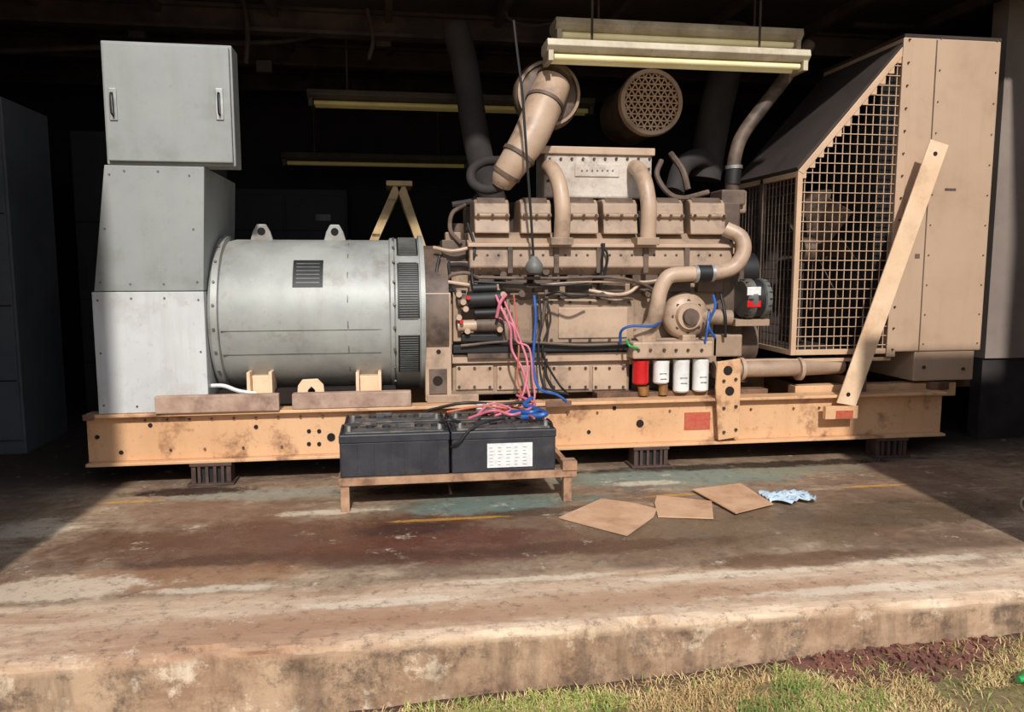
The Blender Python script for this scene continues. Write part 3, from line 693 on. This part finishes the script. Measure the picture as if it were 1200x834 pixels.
prism('guard_slope_frame', [Vector((xL,yr-.004,zS)), Vector((xM,yr-.004,zT)), Vector((xM,yr-.004,zT-.06)), Vector((xL+t,yr-.004,zS-.02))], (0,.034,0), 'guard', .003)
a = Acc(); n = 12
for i in range(n):
    x0 = xL+(xM-xL)*i/n; x1 = xL+(xM-xL)*(i+1)/n; z1 = zS+(zT-zS)*i/n; a.box(x0+.02, x1, yr+.002, yr+.014, z1-.045, z1+.02)
a.make('guard_steps', 'guard')
prism('sloping_cover', [Vector((xL,yr,zS+.002)), Vector((xM,yr,zT+.002)), Vector((xM,yr,zT+.022)), Vector((xL-.01,yr,zS+.022))], (0,yb-yr,0), 'brown', .002)  # shade on the slope put into its dark brown
box('top_cover', xM, xR, yr, yb, zT+.05, zT+.07, 'brown', 0)
a = Acc(); w = .0023; s = .062
x = xL+t+.02
while x < xM-.02:
    zt = zS+(zT-zS)*(x-xL)/(xM-xL)-.03; a.box(x-w, x+w, yr+.012, yr+.018, zBt+.01, zt); x += .0505
z = zBt+.06
while z < zT-.05:
    xs0 = xL+.01 if z < zS else xL+(xM-xL)*(z-zS)/(zT-zS)+.02
    a.box(xs0, xM, yr+.006, yr+.012, z-w, z+w); z += s
a.make('guard_mesh_side', 'guard')
a = Acc(); y = yr+.05
while y < yb-.03: a.box(xL+.008, xL+.014, y-w, y+w, zBt+.01, zS-.01); y += .0505
z = zBt+.06
while z < zS-.02: a.box(xL+.014, xL+.02, yr+.01, yb-.01, z-w, z+w); z += s
a.make('guard_mesh_front', 'tand')
box('guard_mid_post', xL, xL+.03, .6, .64, zBt, zS, 'tand', .002)
fc = Vector((xM-.28, .6, (zBt+zS)/2+.1))
cyl('fan_hub', fc-Vector((.12,0,0)), fc+Vector((.06,0,0)), .09, 'tand', 24)
for i in range(8):
    an = i*pi/4; dirv = Vector((0, cos(an), sin(an))); tw = Vector((.06, -sin(an)*.07, cos(an)*.07))
    p0 = fc+dirv*.08; p1 = fc+dirv*.42
    prism('fan_blade_%d' % (i+1), [p0-tw*.6, p0+tw*.6, p1+tw, p1-tw], (.006,0,0), 'tand', 0)
box('far_side_sheet', xL+.03, xM, yb-.02, yb, zBt, zS, 'brown', 0)
prism('far_side_slope', [Vector((xL+.03,yb-.02,zS)), Vector((xM,yb-.02,zS)), Vector((xM,yb-.02,zT))], (0,.02,0), 'brown', 0)
box('guard_floor', xL+.03, xM, yr+.03, yb-.03, zBt+.0, zBt+.006, 'brown', 0)
box('base_channel', S(1072,430,yr).x, S(1142,430,yr).x, yr+.01, yb, S(1100,446,yr).z, zBp, 'rad', .006)
studs('base_bolt', [S(1082,430,yr+.01), S(1128,432,yr+.01)], .012)
bp('support_rail', 932, 450, 1120, 466, .16, .26, 'beam', .004)
box('support_rail_rear', S(932,455,.16).x, S(1120,455,.16).x, .9, 1.0, ZB1, S(1000,450,.16).z, 'beamr', .004)
bp('guard_foot_rail', 870, 420, 1044, 424, .14, .2, 'guard', .002)
box('support_cross_1', S(985,458,.2).x, S(1005,458,.2).x, .1, 1.1, ZB1+.0, S(1000,440,.16).z, 'beamr'); box('support_cross_2', S(1080,458,.2).x, S(1100,458,.2).x, .1, 1.1, ZB1+.0, S(1100,446,.16).z, 'beamr')
box('support_post', S(1100,440,.3).x, S(1125,440,.3).x, .2, .35, ZB1, zBp, 'beamr')

group('diagonal_strut')
pA = [(1091,163),(1112,170),(1003,476),(981,472)]
pp('angle_face', pA, -.04, -.028, 'strut', .002)
pp('angle_flange', [(1108,169),(1112,170),(1003,476),(998,475)], -.028, -.002, 'guard', .002)
sp('holes', [(1096,180),(994,462)], -.04, .014, 'hole', .003, 12)
box('foot_clip', S(968,478,-.04).x, S(1006,478,-.04).x, -.04, -.002, S(985,491,-.04).z, S(985,476,-.04).z, 'beam', .003)
box('foot_clip_red', S(980,484,-.045).x, S(1000,484,-.045).x, -.044, -.04, S(985,490,-.04).z, S(985,481,-.04).z, 'redp', 0)

# ------------------------------------------------------------------ batteries & stand
group('battery_stand')
zt = S(530, 556, -.63).z; xs0 = S(396,560,-.63).x; xs1 = S(676,560,-.63).x
a = Acc()
a.box(xs0, xs1, -.63, -.6, zt-.04, zt); a.box(xs0, xs1, -.1, -.07, zt-.04, zt); a.box(xs0, xs0+.03, -.6, -.1, zt-.04, zt); a.box(xs1-.03, xs1, -.6, -.1, zt-.04, zt)
for i in range(4): x = xs0+.1+i*(xs1-xs0-.25)/3; a.box(x, x+.05, -.6, -.1, zt-.035, zt-.005)
a.make('frame', 'wood', bevel=.003)
a = Acc()
for x in (xs0+.01, xs1-.07):
    for y in (-.62, -.13): a.box(x, x+.045, y, y+.045, 0, zt-.04)
a.make('legs', 'wood', bevel=.003)
box('end_block', xs1-.08, xs1+.0, -.64, -.56, zt-.002, zt+.05, 'wood', .004)
def battery(x0, x1, y0, y1, z0, z1, label):
    group('battery')
    box('case', x0+.003, x1-.003, y0+.006, y1-.006, z0, z1-.05, 'blk', .008)
    box('lid', x0, x1, y0, y1, z1-.055, z1-.01, 'blk', .006)
    box('lid_top', x0+.03, x1-.03, y0+.02, y1-.02, z1-.012, z1, 'blkg', .006)
    a = Acc()
    for t in (.15,.3,.45,.6,.75,.9): xx = x0+(x1-x0)*t; a.box(xx-.006, xx+.006, y0+.001, y0+.012, z0+.02, z1-.06)
    if not label: a.make('ribs', 'blk')
    a = Acc()
    for k in range(6): xx = x0+.07+(x1-x0-.14)*k/5; a.cyl(Vector((xx, (y0+y1)/2, z1-.002)), Vector((xx, (y0+y1)/2, z1+.01)), .022, 16)
    a.make('vent_caps', 'blk', smooth=True)
    a = Acc()
    for xx in (x0+.05, x1-.05): a.cyl(Vector((xx, y0+.05, z1-.002)), Vector((xx, y0+.05, z1+.028)), .013, 14, .011)
    a.make('terminals', 'steel', smooth=True)
    a = Acc()
    for xx, s_ in ((x0+.012, 1), (x1-.012, -1)):
        a.add(*gtube([Vector((xx, y0+.05, z1-.012)), Vector((xx, y0+.08, z1+.006)), Vector((xx, y1-.08, z1+.006)), Vector((xx, y1-.05, z1-.012))], .006, 8))
    a.make('rope_handles', 'rub', smooth=True)
    if label:
        lx0, lx1 = S(571,530,y0).x, S(624,530,y0).x
        box('label', lx0, lx1, y0+.0, y0+.0065, S(600,547,y0).z, S(600,519,y0).z, 'label', 0)
        a = Acc(); zz0 = S(600,547,y0).z; zz1 = S(600,519,y0).z
        for k in range(6):
            for j in range(5):
                xx = lx0+.012+j*(lx1-lx0-.02)/5; a.box(xx, xx+.014+.014*random.random(), y0-.0012, y0+.002, zz0+(zz1-zz0)*(k+.7)/7, zz0+(zz1-zz0)*(k+.7)/7+.0022)
        a.make('label_print', 'altd')
yb0 = -.62; zbt = S(525, 504, yb0).z
xa0, xa1, xa2, xa3 = S(397,525,yb0).x, S(527.2,525,yb0).x, S(528.8,525,yb0).x, S(652,525,yb0).x
battery(xa0, xa1, yb0, yb0+.265, zt, zbt, False); battery(xa2, xa3, yb0, yb0+.265, zt, zbt, True)
battery(xa0+.01, xa1, yb0+.275, yb0+.54, zt, zbt, False); battery(xa2, xa3-.01, yb0+.275, yb0+.54, zt, zbt, False)
group('battery_cables')
def bz(pts, r, m, n): tube(n, [Vector((x, y, zbt+z)) for x, y, z in pts], r, m, 8)
xw = xa2
bz([(xa1-.05,yb0+.05,.03),(xa1-.0,yb0+.02,.05),(xw+.05,yb0+.05,.03)], .009, 'rub', 'link_lead')
bz([(xw+.1,yb0+.1,.04),(xw+.25,yb0+.2,.06),(xw+.35,yb0+.12,.05),(xw+.5,yb0+.3,.07),(xw+.42,yb0+.45,.1)], .008, 'pink', 'lead_1')
bz([(xw+.0,yb0+.3,.04),(xw+.2,yb0+.28,.07),(xw+.4,yb0+.22,.05),(xw+.45,yb0+.05,.04)], .007, 'redp', 'lead_2')
bz([(xw-.1,yb0+.42,.03),(xw+.1,yb0+.35,.08),(xw+.3,yb0+.4,.06),(xw+.5,yb0+.35,.08)], .009, 'rub', 'lead_3')
bz([(xw+.35,yb0+.2,.05),(xw+.45,yb0+.12,.06),(xw+.5,yb0+.2,.06),(xw+.44,yb0+.3,.07),(xw+.5,yb0+.4,.09)], .013, 'blue', 'lead_4')
bz([(xw+.4,yb0+.15,.03),(xw+.52,yb0+.1,.05),(xw+.5,yb0+.25,.05)], .016, 'blue', 'lead_5')
bz([(xw+.3,yb0+.12,.03),(xw+.2,yb0+.05,.03),(xw+.1,yb0-.0,.0),(xw+.04,yb0-.02,-.06),(xw+.0,yb0+.0,-.09)], .007, 'rub', 'lead_6')
bz([(xw+.15,yb0+.2,.03),(xw+.25,yb0+.3,.08),(xw+.35,yb0+.22,.06),(xw+.25,yb0+.15,.04)], .007, 'pink', 'lead_7')
a = Acc()
for x, y in ((xw+.2,.32),(xw+.26,.36),(xw+.23,.3)): a.box(x-.03, x+.03, yb0+y, yb0+y+.05, zbt+.03, zbt+.07)
a.make('crimp_lugs', 'label', bevel=.006)
a = Acc()
for x, y in ((xa0+.1,.15),(xa0+.3,.1),(xa0+.18,.4),(xa0+.42,.36)): a.box(x, x+.09, yb0+y, yb0+y+.03, zbt+.0, zbt+.025)
a.make('strap_bars', 'blkg', bevel=.004)

# ------------------------------------------------------------------ floor litter
solo()
def sheet(name, uv, z, th, m):
    return prism(name, [GP(u, v, z) for u, v in uv], (0,0,th), m, 0)
sheet('cardboard_sheet', [(655,607),(680,596),(705,585),(742,590),(770,597),(766,606),(735,628),(700,619)], .004, .006, 'card')
sheet('cardboard_sheet', [(767,590),(770,581),(834,588),(836,608),(771,606)], .004, .006, 'card')
sheet('cardboard_sheet', [(811,574),(868,567),(906,591),(862,602)], .012, .006, 'card')
n = 14; c = GP(923, 586); v = []; f = []
for i in range(n):
    for j in range(n):
        x = (i/(n-1)-.5)*.27; y = (j/(n-1)-.5)*.18*(1-.5*abs(i/(n-1)-.5)); v.append(Vector((c.x+x, c.y+y+.02*sin(i), .014+.022*abs(sin(i*1.3+j*.8))*random.random()+.012*abs(sin(j*1.1)))))
for i in range(n-1):
    for j in range(n-1): f.append((i*n+j, (i+1)*n+j, (i+1)*n+j+1, i*n+j+1))
o = mk('cleaning_rag', v, f, 'rag', smooth=True); so = o.modifiers.new('s', 'SOLIDIFY'); so.thickness = .004
p = GP(1198, 598); lathe('pipe_offcut', (p.x-.01, p.y-.05, .046), (1,.35,0), [(0,.034),(0,.045),(.4,.045),(.4,.034)], 'cream', 32, ring=True)

# ------------------------------------------------------------------ lights
def lamp(u0, v0, u1, v1, Y, n_t=2, emit='tube', hs='cream'):
    group('fluorescent_light')
    x0 = S(u0, v0, Y).x; x1 = S(u1, v1, Y).x; z = S((u0+u1)/2, (v0+v1)/2, Y).z
    prof = [(-.04,z+.05),(-.05,z+.01),(-.02,z-.02),(.14,z-.02),(.17,z+.01),(.16,z+.05)]
    prism('housing', [Vector((x0, Y+y, zz)) for y, zz in prof], (x1-x0,0,0), hs, .004)
    for i in range(n_t):
        yy = Y+.01+i*.1; cyl('tube_%d' % (i+1), (x0+.05,yy,z-.045), (x1-.05,yy,z-.045), .019, emit, 16)
    a = Acc()
    for xx in (x0+.01, x1-.04): a.box(xx, xx+.03, Y-.03, Y+.15, z-.075, z-.015)
    a.make('end_sockets', hs)
    a = Acc()
    for xx in (x0+.3, x1-.3): a.cyl(Vector((xx, Y+.06, z+.05)), Vector((xx, Y+.06, 3.02)), .008, 8)
    a.make('hangers', 'bars')
lamp(650, 30, 938, 46, .42)
lamp(640, 54, 946, 72, .2)
lamp(360, 112, 696, 124, 1.75, 2, 'tubed', 'creamd')
lamp(330, 184, 550, 190, 3.2, 1, 'tubed', 'creamd')

group('pendant_pull_switch')
tp('cord', [(602,24,.1),(606,60,.08),(612,110,.06),(617,180,.05),(622,250,.05),(625,300,.05)], .008, 'rub', 8)
q = S(626,311,.05); lathe('switch_body', q+Vector((0,0,-.055)), (0,0,1), [(0,.02),(.01,.045),(.03,.055),(.06,.052),(.085,.035),(.11,.015)], 'altd', 28)

group('step_ladder')
Y = 1.6
for i, (a_, b_) in enumerate((((466,218),(430,300)),((470,218),(498,300)))):
    for k, yo in enumerate((0, .35)):
        p0 = S(*a_, Y); p1 = S(*b_, Y); p0.y += yo; d = (p1-p0)/(p0.z-p1.z); p1 = p0+d*p0.z; p1.z = 0.0
        prism('rail_%d_%d' % (i, k), [p0+Vector((-.035,0,0)), p0+Vector((.035,0,0)), p1+Vector((.035,0,0)), p1+Vector((-.035,0,0))], (0,.03,0), 'yel', .003)
p0 = S(468, 218, Y); box('top_cap', p0.x-.1, p0.x+.1, Y-.02, Y+.4, p0.z, p0.z+.04, 'yel', .005)
a = Acc(); d = (S(430,300,Y)-S(466,218,Y)); 
for t in (.2,.45,.7,.95,1.2): 
    q = S(466,218,Y)+d*t; a.box(q.x-.03, q.x+.03, Y, Y+.37, q.z-.012, q.z+.012)
a.make('treads', 'yel')

# ------------------------------------------------------------------ ground & grass
solo()
def ground_mat():
    m, nt, b, co = newmat('dry_grass_soil')
    col = mixn(nt, lin((180,148,104)), lin((134,124,76)), noisen(nt, co, 2.2, 8, .7))
    col = mixn(nt, col, lin((132,92,70)), noisen(nt, co, 1.3, 8, .7, .5, .62))
    sep = nt.nodes.new('ShaderNodeSeparateXYZ'); nt.links.new(co, sep.inputs[0])
    e = nt.nodes.new('ShaderNodeMapRange'); nt.links.new(mathn(nt, 'ADD', sep.outputs['Y'], mathn(nt, 'MULTIPLY', noisen(nt, co, 5, 8, .7, 0, 1), .12)), e.inputs[0]); e.inputs[1].default_value = SE-.06; e.inputs[2].default_value = SE+.04
    col = mixn(nt, col, lin((92,64,50)), e.outputs[0])
    col = mixn(nt, col, lin((70,52,40)), mathn(nt, 'MULTIPLY', noisen(nt, co, 60, 6, .8, .5, .65), .6))
    nt.links.new(col, b.inputs['Base Color']); b.inputs['Roughness'].default_value = .95
    bn = nt.nodes.new('ShaderNodeBump'); bn.inputs['Strength'].default_value = .8; bn.inputs['Distance'].default_value = .03
    nt.links.new(noisen(nt, co, 40, 8, .8, 0, 1), bn.inputs['Height']); nt.links.new(bn.outputs[0], b.inputs['Normal'])
    return m
M['ground'] = ground_mat()
xs_ = [-60,-10,-2.5,2.6,10,60]; v = []; f = []
for x in xs_:
    for y in (-60, 0, 60): v.append((x, y, ground_z(x)))
for i in range(len(xs_)-1):
    for j in range(2): f.append((i*3+j, (i+1)*3+j, (i+1)*3+j+1, i*3+j+1))
mk('ground', v, f, 'ground')
soil = GP(1050, 764, -.16)
def grass(name, n, m, thr, hmin, hmax, seed):
    v = []; f = []
    for k in range(n):
        x = random.uniform(-1.6, 4); y = SE-.04-random.random()**1.2*1.9
        nv = mn.noise(Vector((x*1.7, y*2.4, seed)))+.35*mn.noise(Vector((x*7, y*7, seed)))
        if nv < thr and random.random() < .93: continue
        if ((x-soil.x)/.42)**2+((y-soil.y)/.17)**2 < 1+.8*nv and random.random() < .75: continue
        if y > SE-.11+.1*nv and random.random() < .7: continue
        h = random.uniform(hmin, hmax); an = random.uniform(0, 2*pi); w = random.uniform(.0009, .0019)
        le = Vector((cos(an), sin(an), 0)); sd = Vector((-sin(an), cos(an), 0))*w
        p = Vector((x, y, ground_z(x)-.003)); q = p+le*h*.5+Vector((0,0,h*.6)); t = p+le*h*random.uniform(.8,1.6)+Vector((0,0,h*.8))
        b0 = len(v); v += [p-sd, p+sd, q+sd, q-sd, t]; f += [(b0,b0+1,b0+2,b0+3), (b0+3,b0+2,b0+4)]
    me = bpy.data.meshes.new(name); me.from_pydata([tuple(x) for x in v], [], f); me.materials.append(m)
    o = bpy.data.objects.new(name, me); sc.collection.objects.link(o); o.parent = cur
group('grass')
grass('dry_blades', 170000, mat('dry_grass_blade', (224,196,140), (186,152,100), 3, .7), -.25, .01, .034, 3)
grass('green_blades', 130000, mat('green_grass_blade', (158,168,78), (112,132,58), 3, .7), .05, .012, .045, 8)
group('soil_heap')
a = Acc()
for i in range(420):
    an = random.uniform(0, 2*pi); rr = random.random()**.6; x = soil.x+cos(an)*rr*.5; y = soil.y+sin(an)*rr*.18; s = random.uniform(.003,.012); z = ground_z(x)+.012*(1-rr)
    q = Vector((x,y,z)); e = [Vector((random.uniform(.6,1.2)*s*dx, random.uniform(.6,1.2)*s*dy, random.uniform(.6,1.1)*s*dz)) for dx in (-1,1) for dy in (-1,1) for dz in (-1,1)]
    a.add([q+k_ for k_ in e], [(0,1,3,2),(4,6,7,5),(0,4,5,1),(2,3,7,6),(0,2,6,4),(1,5,7,3)])
a.make('rubble', 'soil')
v = []; f = []; n = 36; rings = 7
for k in range(rings+1):
    rr = k/rings
    for i in range(n):
        t = 2*pi*i/n; x = soil.x+cos(t)*rr*.46*(1+.18*sin(t*3+1)+.1*sin(t*7)); y = soil.y+sin(t)*rr*.16*(1+.2*sin(t*2)+.12*sin(t*5))
        v.append(Vector((x, y, ground_z(x)-.004+(1-rr**2)*(.012+.014*mn.noise(Vector((x*9, y*9, 0)))))))
for k in range(rings):
    for i in range(n): f.append((k*n+i, k*n+(i+1)%n, (k+1)*n+(i+1)%n, (k+1)*n+i))
mk('mound', v, f, 'soil', smooth=True)
solo()
p = GP(1197, 790, -.12); lathe('green_bottle', (p.x-.01, p.y, ground_z(p.x)+.032), (1,.1,0), [(0,.01),(.02,.012),(.04,.03),(.2,.032),(.21,.02)], 'green', 24)

# ------------------------------------------------------------------ camera, sun, sky
cd = bpy.data.cameras.new('camera'); cd.sensor_width = 36; cd.lens = F/1200*36; cd.clip_start = .05
co_ = bpy.data.objects.new('camera', cd); co_.matrix_world = Matrix.Translation(EYE) @ ROT.to_4x4(); sc.collection.objects.link(co_); sc.camera = co_
el = radians(38); az = radians(4)
sd = Vector((sin(az)*cos(el), cos(az)*cos(el), -sin(el)))
sl = bpy.data.lights.new('sun', 'SUN'); sl.energy = 4.0; sl.angle = radians(2.2); sl.color = (1, .955, .9)
so = bpy.data.objects.new('sun', sl); so.rotation_euler = sd.to_track_quat('-Z', 'Y').to_euler(); sc.collection.objects.link(so)
w = bpy.data.worlds.new('sky'); sc.world = w; w.use_nodes = True; nt = w.node_tree
bg = nt.nodes['Background']; tc = nt.nodes.new('ShaderNodeTexCoord'); sx = nt.nodes.new('ShaderNodeSeparateXYZ'); nt.links.new(tc.outputs['Generated'], sx.inputs[0])
rp = nt.nodes.new('ShaderNodeValToRGB'); nt.links.new(sx.outputs['Z'], rp.inputs[0])
rp.color_ramp.elements[0].color = (.82,.82,.82,1); rp.color_ramp.elements[1].color = (.42,.54,.76,1)
nt.links.new(rp.outputs[0], bg.inputs[0]); bg.inputs[1].default_value = 1.05
